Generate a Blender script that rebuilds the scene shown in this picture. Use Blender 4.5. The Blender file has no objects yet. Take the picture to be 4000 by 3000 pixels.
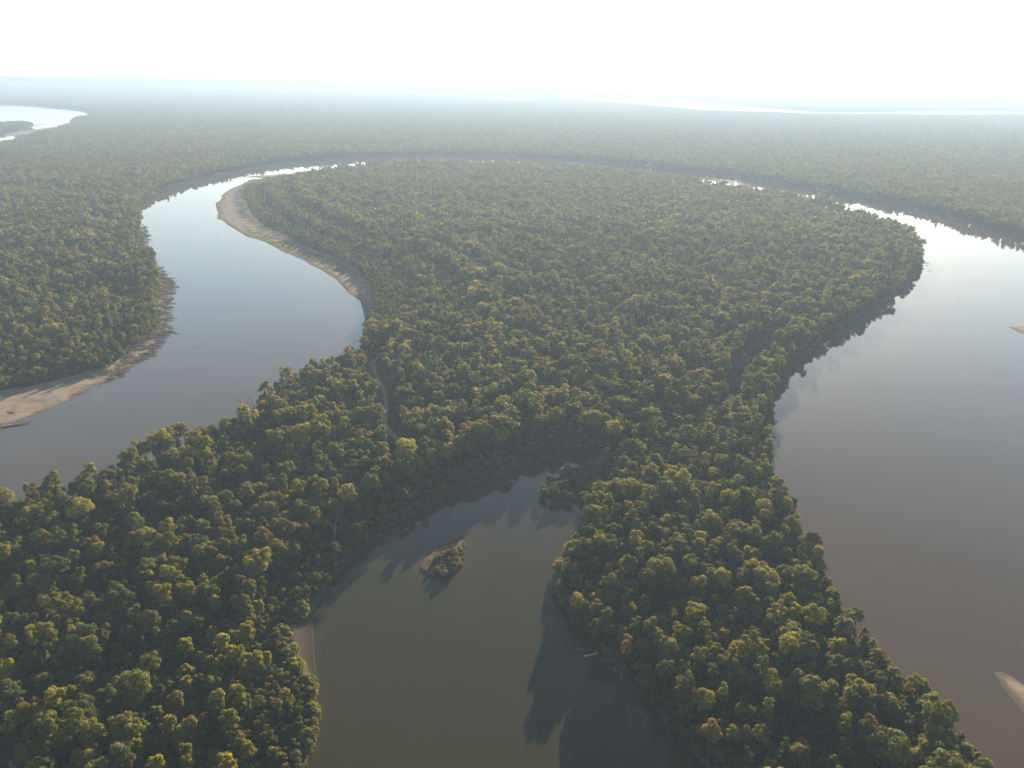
import bpy, math, random
import numpy as np
from mathutils import Matrix, Vector
from mathutils.geometry import delaunay_2d_cdt

R = math.radians
sc = bpy.context.scene
C = sc.collection

# ------------------------------------------------------------------ camera
CAM_H, PITCH, ROLL, FOC = 200.0, 19.9, 0.85, 3238.0      # metres, degrees, degrees, pixels of a 4000 px wide frame
cam_d = bpy.data.cameras.new('camera')
cam = bpy.data.objects.new('camera', cam_d)
C.objects.link(cam)
cam_d.sensor_width = 36.0
cam_d.lens = 36.0 * FOC / 4000.0
cam_d.clip_start, cam_d.clip_end = 1.0, 250000.0
ROT = Matrix.Rotation(R(90 - PITCH), 4, 'X') @ Matrix.Rotation(R(ROLL), 4, 'Z')
cam.matrix_world = Matrix.Translation((0, 0, CAM_H)) @ ROT
sc.camera = cam
R3 = np.array(ROT.to_3x3())

# ------------------------------------------------------------------ light
SUN_EL, SUN_AZ = 11.5, 14.0            # degrees; azimuth clockwise from +Y
sd = Vector((math.sin(R(SUN_AZ)) * math.cos(R(SUN_EL)), math.cos(R(SUN_AZ)) * math.cos(R(SUN_EL)), math.sin(R(SUN_EL))))
sun_d = bpy.data.lights.new('sun', 'SUN')
sun_d.energy, sun_d.angle, sun_d.color = 5.0, R(0.55), (1.0, 0.84, 0.58)
sun = bpy.data.objects.new('sun', sun_d)
sun.rotation_euler = (-sd).to_track_quat('-Z', 'Y').to_euler()
sun.location = (0, 0, 400)
C.objects.link(sun)
w = bpy.data.worlds.new('World'); sc.world = w
w.use_nodes = True
nt = w.node_tree
bg = nt.nodes['Background']
sky = nt.nodes.new('ShaderNodeTexSky')
sky.sky_type = 'NISHITA'
sky.sun_disc = False
sky.sun_elevation, sky.sun_rotation = R(SUN_EL), R(SUN_AZ)
sky.air_density, sky.dust_density, sky.ozone_density = 1.0, 0.25, 1.0
bw = nt.nodes.new('ShaderNodeRGBToBW'); nt.links.new(sky.outputs[0], bw.inputs[0])
tc = nt.nodes.new('ShaderNodeTexCoord'); sx = nt.nodes.new('ShaderNodeSeparateXYZ'); nt.links.new(tc.outputs['Generated'], sx.inputs[0])
veil = nt.nodes.new('ShaderNodeMapRange')           # the air whitens the sky towards the horizon
nt.links.new(sx.outputs[2], veil.inputs[0])
veil.inputs[1].default_value, veil.inputs[2].default_value = 0.0, 0.22
veil.inputs[3].default_value, veil.inputs[4].default_value = 0.9, 0.0
hz = nt.nodes.new('ShaderNodeMix'); hz.data_type = 'RGBA'; nt.links.new(veil.outputs[0], hz.inputs[0])
nt.links.new(sky.outputs[0], hz.inputs[6]); nt.links.new(bw.outputs[0], hz.inputs[7])
glow = nt.nodes.new('ShaderNodeMapRange')           # a hazy sky is brightest low down and darker overhead
nt.links.new(sx.outputs[2], glow.inputs[0])
glow.inputs[1].default_value, glow.inputs[2].default_value = 0.10, 0.55
glow.inputs[3].default_value, glow.inputs[4].default_value = 1.28, 0.36
gm = nt.nodes.new('ShaderNodeMix'); gm.data_type = 'RGBA'; gm.blend_type = 'MULTIPLY'; gm.inputs[0].default_value = 1.0
nt.links.new(hz.outputs[2], gm.inputs[6]); nt.links.new(glow.outputs[0], gm.inputs[7])
nt.links.new(gm.outputs[2], bg.inputs[0])
bg.inputs[1].default_value = 0.078
sc.view_settings.view_transform = 'Standard'
sc.view_settings.look = 'None'
sc.view_settings.exposure = 1.8
sc.view_settings.gamma = 1.0
cy = sc.cycles
cy.max_bounces, cy.diffuse_bounces, cy.glossy_bounces = 4, 2, 2
cy.transmission_bounces, cy.volume_bounces, cy.transparent_max_bounces = 2, 0, 4
cy.caustics_reflective = cy.caustics_refractive = False
cy.use_adaptive_sampling = True
cy.adaptive_threshold = 0.02
cy.use_denoising = True
try:
    cy.denoiser = 'OPENIMAGEDENOISE'
    cy.denoising_input_passes = 'RGB_ALBEDO_NORMAL'
except Exception:
    pass

# ------------------------------------------------------------------ map helpers
KX = 4000.0 / 2212.0                   # survey units (photo shown 2212 wide) to photo pixels
def ground(pts, z=None):
    """survey points (u, v[, height of the thing seen there]) -> map positions in metres"""
    a = np.array([(p[0], p[1], (p[2] if len(p) > 2 else 0.0)) for p in pts], float)
    if z is not None: a[:, 2] = z
    d = np.stack([(a[:, 0] * KX - 2000) / FOC, (1500 - a[:, 1] * KX) / FOC, -np.ones(len(a))], 1) @ R3.T
    t = (a[:, 2] - CAM_H) / d[:, 2]
    return np.stack([d[:, 0] * t, d[:, 1] * t], 1)
def zm(ox, oy, s, pts):                # enlarged detail of the survey -> survey units
    return [((ox + p[0] / s) / KX, (oy + p[1] / s) / KX) + tuple(p[2:]) for p in pts]
def photo_uv(P):                       # metres -> photo fraction (0..1 across, 0..1 down), depth
    P = np.atleast_2d(np.asarray(P, float))
    q = (P - np.array([0, 0, CAM_H])) @ R3
    dep = np.maximum(-q[:, 2], 1e-3)
    return (q[:, 0] / dep * FOC + 2000) / 4000, (1500 - q[:, 1] / dep * FOC) / 3000, -q[:, 2]

rng = np.random.default_rng(7)
random.seed(7)

def lattice(ix, iy, seed):
    h = (ix.astype(np.int64) * 374761393 + iy.astype(np.int64) * 668265263 + seed * 974634777) & 0xFFFFFFFF
    h = ((h ^ (h >> 13)) * 1274126177) & 0xFFFFFFFF
    return ((h ^ (h >> 16)) & 0xFFFF) / 65535.0
def noise(x, y, s, seed=0):
    x = np.asarray(x) / s; y = np.asarray(y) / s
    ix, iy = np.floor(x), np.floor(y)
    fx, fy = x - ix, y - iy
    fx, fy = fx * fx * (3 - 2 * fx), fy * fy * (3 - 2 * fy)
    a, b = lattice(ix, iy, seed), lattice(ix + 1, iy, seed)
    c, d = lattice(ix, iy + 1, seed), lattice(ix + 1, iy + 1, seed)
    return (a * (1 - fx) + b * fx) * (1 - fy) + (c * (1 - fx) + d * fx) * fy

def inside(P, L):
    P = np.asarray(P); out = np.zeros(len(P), bool)
    bb = (P[:, 0] >= L[:, 0].min()) & (P[:, 0] <= L[:, 0].max()) & (P[:, 1] >= L[:, 1].min()) & (P[:, 1] <= L[:, 1].max())
    idx = np.where(bb)[0]
    A, B = L, np.roll(L, -1, 0)
    for s in range(0, len(idx), 4000):
        k = idx[s:s + 4000]; x = P[k, 0][:, None]; y = P[k, 1][:, None]
        cr = (A[:, 1] > y) != (B[:, 1] > y)
        with np.errstate(divide='ignore', invalid='ignore'):
            xi = A[:, 0] + (y - A[:, 1]) * (B[:, 0] - A[:, 0]) / (B[:, 1] - A[:, 1])
        out[k] = (np.sum(cr & (x < xi), 1) % 2) == 1
    return out
def dist_to(P, L, closed=True):
    P = np.asarray(P, float); A = L if closed else L[:-1]
    B = np.roll(L, -1, 0) if closed else L[1:]
    D = B - A; dd = np.maximum((D ** 2).sum(1), 1e-9)
    out = np.empty(len(P))
    for s in range(0, len(P), 4000):
        p = P[s:s + 4000]
        t = np.clip(((p[:, None, 0] - A[:, 0]) * D[:, 0] + (p[:, None, 1] - A[:, 1]) * D[:, 1]) / dd, 0, 1)
        ex = p[:, None, 0] - A[:, 0] - t * D[:, 0]; ey = p[:, None, 1] - A[:, 1] - t * D[:, 1]
        out[s:s + 4000] = np.sqrt((ex * ex + ey * ey).min(1))
    return out
def ragged(L, k=0.006, amp=0.22, closed=True, seed=3, lo=0.7):
    """resample an outline at a step that grows with distance and roughen it"""
    out = []; n = len(L)
    for i in range(n if closed else n - 1):
        a, b = L[i], L[(i + 1) % n]
        d = math.hypot(*(a + b) / 2); st = max(lo, d * k)
        m = int(min(60, max(1, round(math.hypot(*(b - a)) / st))))
        for j in range(m): out.append(a + (b - a) * j / m)
    if not closed: out.append(L[-1])
    out = np.array(out)
    d = np.hypot(out[:, 0], out[:, 1]); st = np.maximum(lo, d * k)
    for s, g in ((4.0, 1.0), (1.5, 0.6)):
        out[:, 0] += (noise(out[:, 0] / st, out[:, 1] / st, s, seed) - .5) * 2 * amp * g * st * 2
        out[:, 1] += (noise(out[:, 0] / st, out[:, 1] / st, s, seed + 9) - .5) * 2 * amp * g * st * 2
    return out

# ------------------------------------------------------------------ object helpers
def tag(o, label=None, cat=None, group=None, kind=None):
    if label: o['label'] = label
    if cat: o['category'] = cat
    if group: o['group'] = group
    if kind: o['kind'] = kind
    return o
def link(name, me, mat=None, parent=None):
    o = bpy.data.objects.new(name, me); C.objects.link(o)
    if mat is not None and not me.materials: me.materials.append(mat)
    if parent: o.parent = parent
    return o
def empty(name, loc, rz=0.0, s=1.0):
    o = bpy.data.objects.new(name, None); C.objects.link(o)
    o.location = loc; o.rotation_euler = (0, 0, rz); o.scale = (s, s, s)
    o.empty_display_size = 0.5
    return o
def mesh_np(name, V, F, smooth=False):
    V = np.asarray(V, np.float32); F = np.asarray(F, np.int32)
    me = bpy.data.meshes.new(name)
    me.vertices.add(len(V)); me.vertices.foreach_set('co', V.ravel())
    k = F.shape[1]
    me.loops.add(F.size); me.loops.foreach_set('vertex_index', F.ravel())
    me.polygons.add(len(F)); me.polygons.foreach_set('loop_start', np.arange(0, F.size, k, dtype=np.int32))
    try: me.polygons.foreach_set('loop_total', np.full(len(F), k, np.int32))
    except Exception: pass
    me.update(calc_edges=True)
    if smooth: me.polygons.foreach_set('use_smooth', np.ones(len(F), bool))
    return me
def attr(me, name, typ, dom, vals):
    a = me.attributes.new(name, typ, dom)
    key = {'FLOAT': 'value', 'INT': 'value', 'FLOAT_COLOR': 'color', 'FLOAT_VECTOR': 'vector'}[typ]
    a.data.foreach_set(key, np.asarray(vals, np.int32 if typ == 'INT' else np.float32).ravel())

# ------------------------------------------------------------------ materials
def mat_new(name):
    m = bpy.data.materials.new(name); m.use_nodes = True
    t = m.node_tree
    for n in list(t.nodes): t.nodes.remove(n)
    return m, t, t.nodes.new('ShaderNodeOutputMaterial')
def nd(t, typ, **kw):
    n = t.nodes.new(typ)
    for k, v in kw.items():
        if k.startswith('_'): setattr(n, k[1:], v)
        else:
            key = k.replace('__', ' ')
            n.inputs[key].default_value = v
    return n
def mixrgb(t, fac, a, b, mode='MIX'):
    n = t.nodes.new('ShaderNodeMix'); n.data_type = 'RGBA'; n.blend_type = mode
    for sock, v in ((n.inputs[0], fac), (n.inputs[6], a), (n.inputs[7], b)):
        if hasattr(v, 'is_output'): t.links.new(v, sock)
        else: sock.default_value = v if not isinstance(v, tuple) else (*v, 1.0)[:4]
    return n.outputs[2]
def leaf_material(name, source, transl=0.5):
    m, t, out = mat_new(name)
    if source == 'object':
        col = t.nodes.new('ShaderNodeObjectInfo').outputs['Color']
    else:
        a = t.nodes.new('ShaderNodeAttribute'); a.attribute_type = 'INSTANCER'; a.attribute_name = 'tint'
        col = a.outputs['Color']
    lt = t.nodes.new('ShaderNodeAttribute'); lt.attribute_name = 'leaf_tint'
    c = mixrgb(t, 1.0, col, lt.outputs['Color'], 'MULTIPLY')
    p = nd(t, 'ShaderNodeBsdfPrincipled', Roughness=0.6)
    p.inputs['Specular IOR Level'].default_value = 0.25
    t.links.new(c, p.inputs['Base Color'])
    tr = t.nodes.new('ShaderNodeBsdfTranslucent')
    c2 = mixrgb(t, 1.0, c, (1.55, 1.45, 0.45), 'MULTIPLY')
    t.links.new(c2, tr.inputs['Color'])
    mx = nd(t, 'ShaderNodeMixShader'); mx.inputs[0].default_value = transl
    t.links.new(p.outputs[0], mx.inputs[1]); t.links.new(tr.outputs[0], mx.inputs[2])
    t.links.new(mx.outputs[0], out.inputs[0])
    return m
def ground_material(name, cols, scale=0.2, rough=0.95, bump=0.0, spec=0.02, stretch=None, wet=None):
    m, t, out = mat_new(name)
    g = t.nodes.new('ShaderNodeNewGeometry'); v = g.outputs['Position']
    if stretch:
        mp = t.nodes.new('ShaderNodeMapping'); t.links.new(v, mp.inputs[0])
        mp.inputs['Rotation'].default_value = (0, 0, stretch[0]); mp.inputs['Scale'].default_value = (1, stretch[1], 1)
        v = mp.outputs[0]
    n = nd(t, 'ShaderNodeTexNoise', Scale=scale, Detail=8.0, Roughness=0.65); t.links.new(v, n.inputs['Vector'])
    cr = t.nodes.new('ShaderNodeValToRGB'); t.links.new(n.outputs[0], cr.inputs[0])
    e = cr.color_ramp.elements
    e[0].position, e[1].position = 0.32, 0.70
    e[0].color, e[1].color = (*cols[0], 1), (*cols[-1], 1)
    for i, cc in enumerate(cols[1:-1]):
        x = e.new(0.32 + 0.38 * (i + 1) / (len(cols) - 1)); x.color = (*cc, 1)
    p = nd(t, 'ShaderNodeBsdfPrincipled', Roughness=rough); p.inputs['Specular IOR Level'].default_value = spec
    col = cr.outputs[0]
    if wet:                                        # damp, darker margin just above the waterline
        sz = t.nodes.new('ShaderNodeSeparateXYZ'); t.links.new(g.outputs['Position'], sz.inputs[0])
        nn = nd(t, 'ShaderNodeTexNoise', Scale=0.15, Detail=4.0); t.links.new(g.outputs['Position'], nn.inputs['Vector'])
        ad = t.nodes.new('ShaderNodeMath'); ad.operation = 'MULTIPLY_ADD'; t.links.new(nn.outputs[0], ad.inputs[0]); ad.inputs[1].default_value = -wet; t.links.new(sz.outputs[2], ad.inputs[2])
        mr = t.nodes.new('ShaderNodeMapRange'); t.links.new(ad.outputs[0], mr.inputs[0])
        mr.inputs[1].default_value, mr.inputs[2].default_value, mr.inputs[3].default_value, mr.inputs[4].default_value = -.25 * wet, .35 * wet, .5, 1.0
        col = mixrgb(t, 1.0, col, mr.outputs[0], 'MULTIPLY')
    t.links.new(col, p.inputs['Base Color'])
    if bump:
        n2 = nd(t, 'ShaderNodeTexNoise', Scale=scale * 6, Detail=6.0); t.links.new(v, n2.inputs['Vector'])
        b = nd(t, 'ShaderNodeBump', Strength=0.8, Distance=bump); t.links.new(n2.outputs[0], b.inputs['Height'])
        t.links.new(b.outputs[0], p.inputs['Normal'])
    t.links.new(p.outputs[0], out.inputs[0])
    return m
def water_material(name, deep, shallow, rough=0.03, ripple=0.015):
    m, t, out = mat_new(name)
    g = t.nodes.new('ShaderNodeNewGeometry')
    sh = t.nodes.new('ShaderNodeAttribute'); sh.attribute_name = 'shallow'
    n0 = nd(t, 'ShaderNodeTexNoise', Scale=0.012, Detail=5.0); t.links.new(g.outputs['Position'], n0.inputs['Vector'])
    c0 = mixrgb(t, n0.outputs[0], tuple(x * 0.86 for x in deep), tuple(x * 1.14 for x in deep))
    c = mixrgb(t, sh.outputs['Fac'], c0, shallow)
    p = nd(t, 'ShaderNodeBsdfPrincipled', Roughness=rough, IOR=1.333)
    t.links.new(c, p.inputs['Base Color'])
    n1 = nd(t, 'ShaderNodeTexNoise', Scale=0.9, Detail=3.0); t.links.new(g.outputs['Position'], n1.inputs['Vector'])
    n2 = nd(t, 'ShaderNodeTexNoise', Scale=0.03, Detail=3.0); t.links.new(g.outputs['Position'], n2.inputs['Vector'])
    rp = t.nodes.new('ShaderNodeMapRange'); t.links.new(n2.outputs[0], rp.inputs[0])
    rp.inputs[1].default_value, rp.inputs[2].default_value = 0.48, 0.72
    rp.inputs[3].default_value, rp.inputs[4].default_value = 0.12, 1.0
    b = nd(t, 'ShaderNodeBump', Distance=ripple); t.links.new(n1.outputs[0], b.inputs['Height']); t.links.new(rp.outputs[0], b.inputs['Strength'])
    t.links.new(b.outputs[0], p.inputs['Normal'])
    t.links.new(p.outputs[0], out.inputs[0])
    return m
def bark_material(name, a, b):
    return ground_material(name, (a, b), scale=2.0, rough=0.85)

M = {}
M['leaf'] = leaf_material('crown_leaves', 'object')
M['leaf_mass'] = leaf_material('forest_leaves', 'instancer')
M['bark'] = bark_material('bark', (0.035, 0.028, 0.022), (0.10, 0.082, 0.064))
M['pale_bark'] = bark_material('pale_bark', (0.30, 0.27, 0.23), (0.48, 0.45, 0.40))
M['drift'] = bark_material('driftwood', (0.24, 0.175, 0.12), (0.50, 0.40, 0.29))
M['floor'] = ground_material('forest_floor', ((0.022, 0.024, 0.012), (0.04, 0.038, 0.02), (0.060, 0.05, 0.030)), 0.25, bump=0.03)
M['canopy'] = ground_material('far_canopy', ((0.018, 0.03, 0.014), (0.04, 0.055, 0.022), (0.06, 0.07, 0.03)), 0.02)
M['sand'] = ground_material('sand', ((0.20, 0.150, 0.117), (0.32, 0.248, 0.197), (0.41, 0.33, 0.268)), 0.09, bump=0.1, wet=.5)
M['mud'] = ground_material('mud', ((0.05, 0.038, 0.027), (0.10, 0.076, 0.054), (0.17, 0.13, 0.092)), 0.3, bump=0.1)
M['silt'] = ground_material('silt', ((0.085, 0.062, 0.045), (0.14, 0.106, 0.077), (0.20, 0.152, 0.112)), 0.15, bump=0.15, wet=.4)
M['bank_sand'] = ground_material('bank_sand', ((0.15, 0.105, 0.072), (0.27, 0.20, 0.145), (0.38, 0.295, 0.225)), 0.22, bump=0.25, wet=.4)
M['clay'] = ground_material('clay', ((0.08, 0.05, 0.03), (0.155, 0.098, 0.06), (0.23, 0.155, 0.10)), 0.35, bump=0.25)
M['meadow'] = ground_material('meadow', ((0.035, 0.045, 0.02), (0.06, 0.06, 0.03), (0.10, 0.085, 0.05)), 0.2, bump=0.08)
M['track'] = ground_material('track', ((0.38, 0.28, 0.19), (0.52, 0.41, 0.29)), 0.5)
M['grass'] = ground_material('grass', ((0.05, 0.075, 0.02), (0.10, 0.12, 0.035)), 0.4)
M['river'] = water_material('river_water', (0.096, 0.074, 0.058), (0.10, 0.075, 0.055))
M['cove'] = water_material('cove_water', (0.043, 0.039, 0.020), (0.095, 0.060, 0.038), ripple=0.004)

# ------------------------------------------------------------------ the survey (outlines)
spit = zm(400, 600, 2.011, [(2050, 1325), (2030, 1230), (2000, 1150), (1900, 1080), (1800, 980), (1700, 910), (1600, 850), (1400, 765), (1250, 690),
    (1180, 665), (1090, 625), (1000, 570), (930, 525), (890, 515), (895, 470), (878, 400), (900, 350), (950, 310), (1020, 270), (1100, 240),
    (1160, 205), (1250, 193), (1180, 190), (1110, 188), (1200, 172), (1330, 165), (1450, 155)])
spit_in = zm(400, 600, 2.011, [(1560, 165), (1430, 190), (1250, 225), (1120, 262), (1085, 330), (1150, 460), (1300, 580), (1500, 690), (1700, 770), (1900, 860),
    (2030, 950), (2110, 1060), (2140, 1180), (2120, 1290)])
shoreL = [(-900, 1330, 16), (-300, 1140, 16), (0, 1066, 16), (60, 1030, 16), (130, 1026, 16), (210, 1012, 16), (290, 968, 16), (345, 934, 16), (420, 908, 16), (500, 874, 16),
    (545, 853, 16), (600, 806, 16), (680, 776, 16), (725, 750, 16), (765, 738, 16), (778, 716, 10)]
shoreFar = [(640, 372, 6), (655, 367, 15), (700, 361, 16), (760, 355, 16), (800, 351, 16), (900, 347, 16), (1000, 347, 16), (1100, 349, 16), (1200, 353, 16), (1300, 361, 16), (1400, 371, 16),
    (1500, 386, 16), (1600, 401, 16), (1700, 415, 16), (1780, 428, 16), (1815, 441, 16), (1828, 452, 16), (1880, 462, 16), (1930, 478, 16), (1972, 495, 15), (1984, 520, 12)]
shoreR = [(1990, 545), (1990, 588), (1969, 600), (1970, 609), (1956, 620), (1955, 634), (1933, 643), (1925, 653), (1904, 659), (1886, 669), (1881, 680), (1860, 689),
    (1802, 716), (1767, 744), (1739, 772), (1697, 818), (1680, 842), (1668, 888), (1674, 912, 4), (1676, 944, 11), (1676, 989, 12), (1690, 1016, 12), (1699, 1050, 12), (1730, 1082, 12),
    (1740, 1120, 12), (1778, 1166, 12), (1770, 1190, 12), (1806, 1228, 12), (1795, 1246, 12), (1848, 1295, 12), (1842, 1312, 12), (1912, 1367, 12), (1940, 1394, 12), (1968, 1422, 12),
    (2010, 1460, 12), (2010, 1482, 12), (2050, 1515, 12), (2092, 1546, 12), (2130, 1587, 12), (2158, 1622, 12), (2188, 1666, 12), (2500, 1900, 12), (2900, 2500, 12)]
coveR = [(1900, 2500), (1700, 1900), (1600, 1740), (1530, 1665), (1475, 1610), (1430, 1560), (1395, 1515), (1358, 1476), (1310, 1445), (1281, 1418), (1258, 1392), (1240, 1366), (1228, 1335),
    (1206, 1302), (1188, 1278), (1196, 1250), (1209, 1220), (1230, 1192), (1251, 1153), (1259, 1129), (1261, 1108), (1251, 1097), (1223, 1088), (1184, 1083), (1161, 1073), (1159, 1062),
    (1184, 1042), (1209, 1033), (1244, 1020), (1275, 1008), (1286, 996), (1265, 981)]
coveL = [(1240, 978), (1209, 983), (1174, 994), (1135, 1013), (1069, 1033), (1016, 1053), (957, 1080), (890, 1119), (845, 1150), (771, 1196), (740, 1228), (727, 1252), (713, 1282), (698, 1307),
    (686, 1334), (681, 1351), (682, 1387), (686, 1432), (690, 1459), (689, 1493), (687, 1540), (678, 1600), (668, 1659), (650, 1800), (600, 2500)]
PEN = ground([(-900, 2500)] + shoreL + [(*p, 0) for p in spit] + shoreFar + shoreR + coveR + coveL)
PEN = ragged(PEN)
COVE_L, COVE_R = ground(coveL), ground(coveR)
# opposite bank, and all the land beyond the bend
barA = zm(0, 1350, 3.16, [(0, 1045), (170, 975), (178, 1000), (215, 1020), (300, 955), (450, 880), (620, 810), (740, 770), (900, 690), (1100, 590), (1300, 480), (1500, 370), (1700, 240), (1850, 150), (1960, 50)])
barB = zm(500, 850, 3.016, [(515, 1330), (530, 1200), (510, 1050), (520, 930), (560, 880), (550, 780), (470, 680), (400, 630), (330, 530), (300, 480), (285, 400), (240, 310), (240, 190), (210, 110), (150, 60)])
bendFar = [(308, 481), (293, 464), (296, 452), (315, 433), (350, 412), (403, 395), (455, 381), (525, 366), (595, 354), (665, 346), (774, 339), (900, 335), (1000, 335), (1100, 338),
    (1244, 346), (1400, 360), (1578, 381), (1718, 403), (1840, 425), (1963, 446), (2103, 484), (2212, 520), (2400, 580), (2800, 720), (3300, 900)]
bank = ground([(-900, 1140), (-300, 990)] + barA + barB[:-1] + bendFar)
far_close = np.array([[9000, 1200], [70000, 900], [70000, 70000], [-70000, 70000], [-70000, 1000], [-5000, 250]], float)
FAR = np.vstack([ragged(bank, closed=False, seed=5), far_close])
bigwater = ground([(-500, 216), (0, 222), (60, 224.5), (120, 229.5), (180, 236), (208, 243, 3), (189, 252, 16), (178, 250, 16), (168, 251, 16), (160, 257.5, 16), (157, 268, 10),
    (141, 273.5, 10), (126, 278.5, 10), (89, 284, 16), (58, 291, 16), (35, 298.5, 16), (0, 306, 16), (-200, 345, 16), (-500, 400, 16)])
farwater1 = ground([(330, 182.5), (420, 186), (500, 187.3), (620, 188), (750, 189), (850, 193), (960, 201), (1060, 205.5), (1170, 209), (1180, 212), (1150, 214.5, 26), (1080, 213.5, 26), (1065, 210.5, 26), (960, 207.5, 26), (830, 199.5, 26),
    (750, 196, 26), (620, 193, 26), (500, 191, 26), (400, 189, 26), (335, 185.5, 26)])
farwater2 = ground([(1190, 205), (1300, 207), (1430, 210), (1508, 217), (1613, 227.5), (1683, 233.5), (1770, 239.3), (1893, 239.6), (1963, 237.4), (2068, 236.3), (2212, 238.5), (2500, 243),
    (2500, 251, 27), (2212, 244, 27), (2068, 245, 27), (1963, 243.6, 27), (1893, 242.6, 27), (1770, 242.8, 27), (1683, 239.5, 27), (1613, 237, 27), (1508, 234, 27), (1430, 227, 27), (1300, 217, 27), (1195, 209.5, 27)])
HOLES = [ragged(x, k=0.012, amp=.08) for x in (bigwater, farwater1, farwater2)]
isleFar = ragged(ground([(-300, 318), (-150, 300), (0, 286), (40, 284), (69, 279.5), (69, 275), (64, 270.8), (46, 270), (20, 271), (0, 273), (-150, 277), (-300, 285)]), k=0.008, amp=.1)
barFar = ragged(ground([(8, 291), (42, 282.6), (70, 280.3), (94, 277.3), (126, 273), (132, 275), (126, 280), (60, 292), (42, 293), (8, 294)]), k=0.008, amp=.1)
spitFar = ragged(ground([(64, 273), (85, 268.5), (105, 267.2), (104, 268), (85, 271.3), (68, 275)]), k=0.008, amp=.1)
# bare patches
SPIT_IN = ground(spit_in)
SPIT = np.vstack([ground(spit), ground(spit_in)[::1]])
GRASS = ground(zm(400, 600, 2.011, [(1100, 560), (1250, 630), (1500, 705), (1700, 790), (1900, 885), (2015, 965), (1900, 950), (1700, 875), (1500, 780), (1300, 700), (1150, 625)]))
barA_in = zm(0, 1350, 3.16, [(1720, 20), (1600, 90), (1500, 180), (1400, 250), (1370, 300), (1100, 340), (870, 395), (450, 510), (0, 590)])
BAR = np.vstack([ground([(-900, 1140), (-300, 990)] + barA), ground(barA_in), ground([(-300, 890), (-900, 1030)])])
erode_in = zm(500, 850, 3.016, [(190, 100), (165, 200), (175, 330), (110, 360), (95, 470), (310, 520), (355, 700), (370, 880), (330, 1000), (340, 1200), (325, 1340), (240, 1430)])
ERODE = np.vstack([ground(barA[-5:] + barB), ground(erode_in), ground(barA_in[:5])])
cbank = zm(1100, 2250, 3.686, [(790, 60), (700, 250), (600, 420), (520, 600), (485, 710), (490, 950), (515, 1250), (545, 1430), (540, 1660), (505, 1660), (445, 1450), (330, 1280), (205, 1080),
    (95, 920), (110, 880), (260, 680), (390, 520), (510, 350), (640, 100)])
CBANK = ground(cbank)
RBAR = ragged(ground([(2138, 1427), (2160, 1440), (2212, 1477), (2330, 1560), (2500, 1760), (2440, 1780), (2290, 1640), (2212, 1552), (2165, 1490), (2145, 1455)]), amp=.1)
RBAR2 = ragged(ground([(2174, 705.5), (2195, 704), (2300, 706), (2400, 716), (2380, 740), (2260, 734), (2212, 724), (2190, 714)]), amp=.1)
ISLE = ragged(ground([(829.5 + x * .1333, 1106 + y * .1333) for x, y in [(1340, 350), (1352, 540), (1325, 700), (1290, 860), (1160, 1020), (900, 1100), (740, 1050), (620, 970), (575, 900), (640, 760), (760, 640), (900, 540), (1100, 450), (1240, 410)]]), amp=.3)
track_a = zm(1300, 1350, 3.6875, [(700, 140), (680, 170), (600, 250), (575, 310), (590, 380), (650, 510), (720, 620), (755, 740), (765, 850), (770, 970), (755, 1080), (750, 1150), (790, 1240), (860, 1320), (920, 1390), (945, 1480)])
TRACK = ground(track_a)
GLADE = ground(zm(1300, 1350, 3.6875, [(440, 230), (560, 140), (690, 120), (680, 220), (620, 300), (640, 400), (720, 480), (800, 560), (840, 640), (890, 800), (910, 950), (910, 1050), (1000, 1200), (1030, 1330), (980, 1480), (900, 1640), (800, 1640),
    (770, 1480), (720, 1330), (690, 1150), (690, 900), (670, 750), (620, 580), (560, 420), (480, 350)]))
GLADE2 = ground(zm(2800, 1200, 4.74, [(1150, 430), (1080, 600), (920, 760), (700, 810), (660, 900), (560, 1010), (550, 1150), (490, 1300), (330, 1480), (230, 1560), (120, 1480), (280, 1250), (380, 1050), (470, 900), (540, 770), (700, 670), (850, 590), (1050, 420)]))
CLAY2 = ground(zm(2800, 1200, 4.74, [(640, 930), (540, 1020), (535, 1150), (480, 1280), (330, 1420), (350, 1280), (420, 1130), (520, 980), (580, 930)]))
GLADE3 = ground(zm(3300, 900, 4.74, [(810, 660), (910, 600), (1030, 680), (1020, 780), (1090, 900), (1080, 1000), (1115, 1140), (950, 1080), (900, 1010), (850, 1110), (720, 1090), (720, 1000), (850, 950), (840, 880), (850, 780)]))
CLAY3 = ground(zm(3300, 900, 4.74, [(860, 660), (910, 610), (1000, 690), (990, 780), (1050, 900), (1040, 980), (1100, 1135), (1000, 1060), (930, 980), (900, 900), (870, 780)]))
HEADFLAT = ground(zm(2000, 1700, 3.687, [(1080, 400), (1250, 330), (1500, 270), (1750, 290), (1900, 250), (1800, 380), (1500, 480), (1300, 540), (1150, 530), (1050, 520)]))
THICKET = ground(zm(2000, 1700, 3.687, [(340, 820), (480, 720), (600, 640), (720, 600), (1050, 510), (1300, 540), (1450, 700), (1420, 900), (1250, 960), (1060, 1010), (900, 990), (700, 960), (500, 960), (380, 900)]))
RS = ground([(1262, 1112), (1275, 1130), (1268, 1165), (1250, 1200), (1232, 1230), (1222, 1260), (1215, 1290), (1222, 1320), (1206, 1302), (1188, 1278), (1196, 1250), (1209, 1220), (1230, 1192), (1251, 1153), (1259, 1129)])
WILLOWS = ground([(400, 1300), (480, 1250), (570, 1300), (620, 1390), (660, 1440), (690, 1500), (690, 1560), (670, 1700), (640, 1900), (280, 1800), (330, 1600), (350, 1420)])

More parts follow.
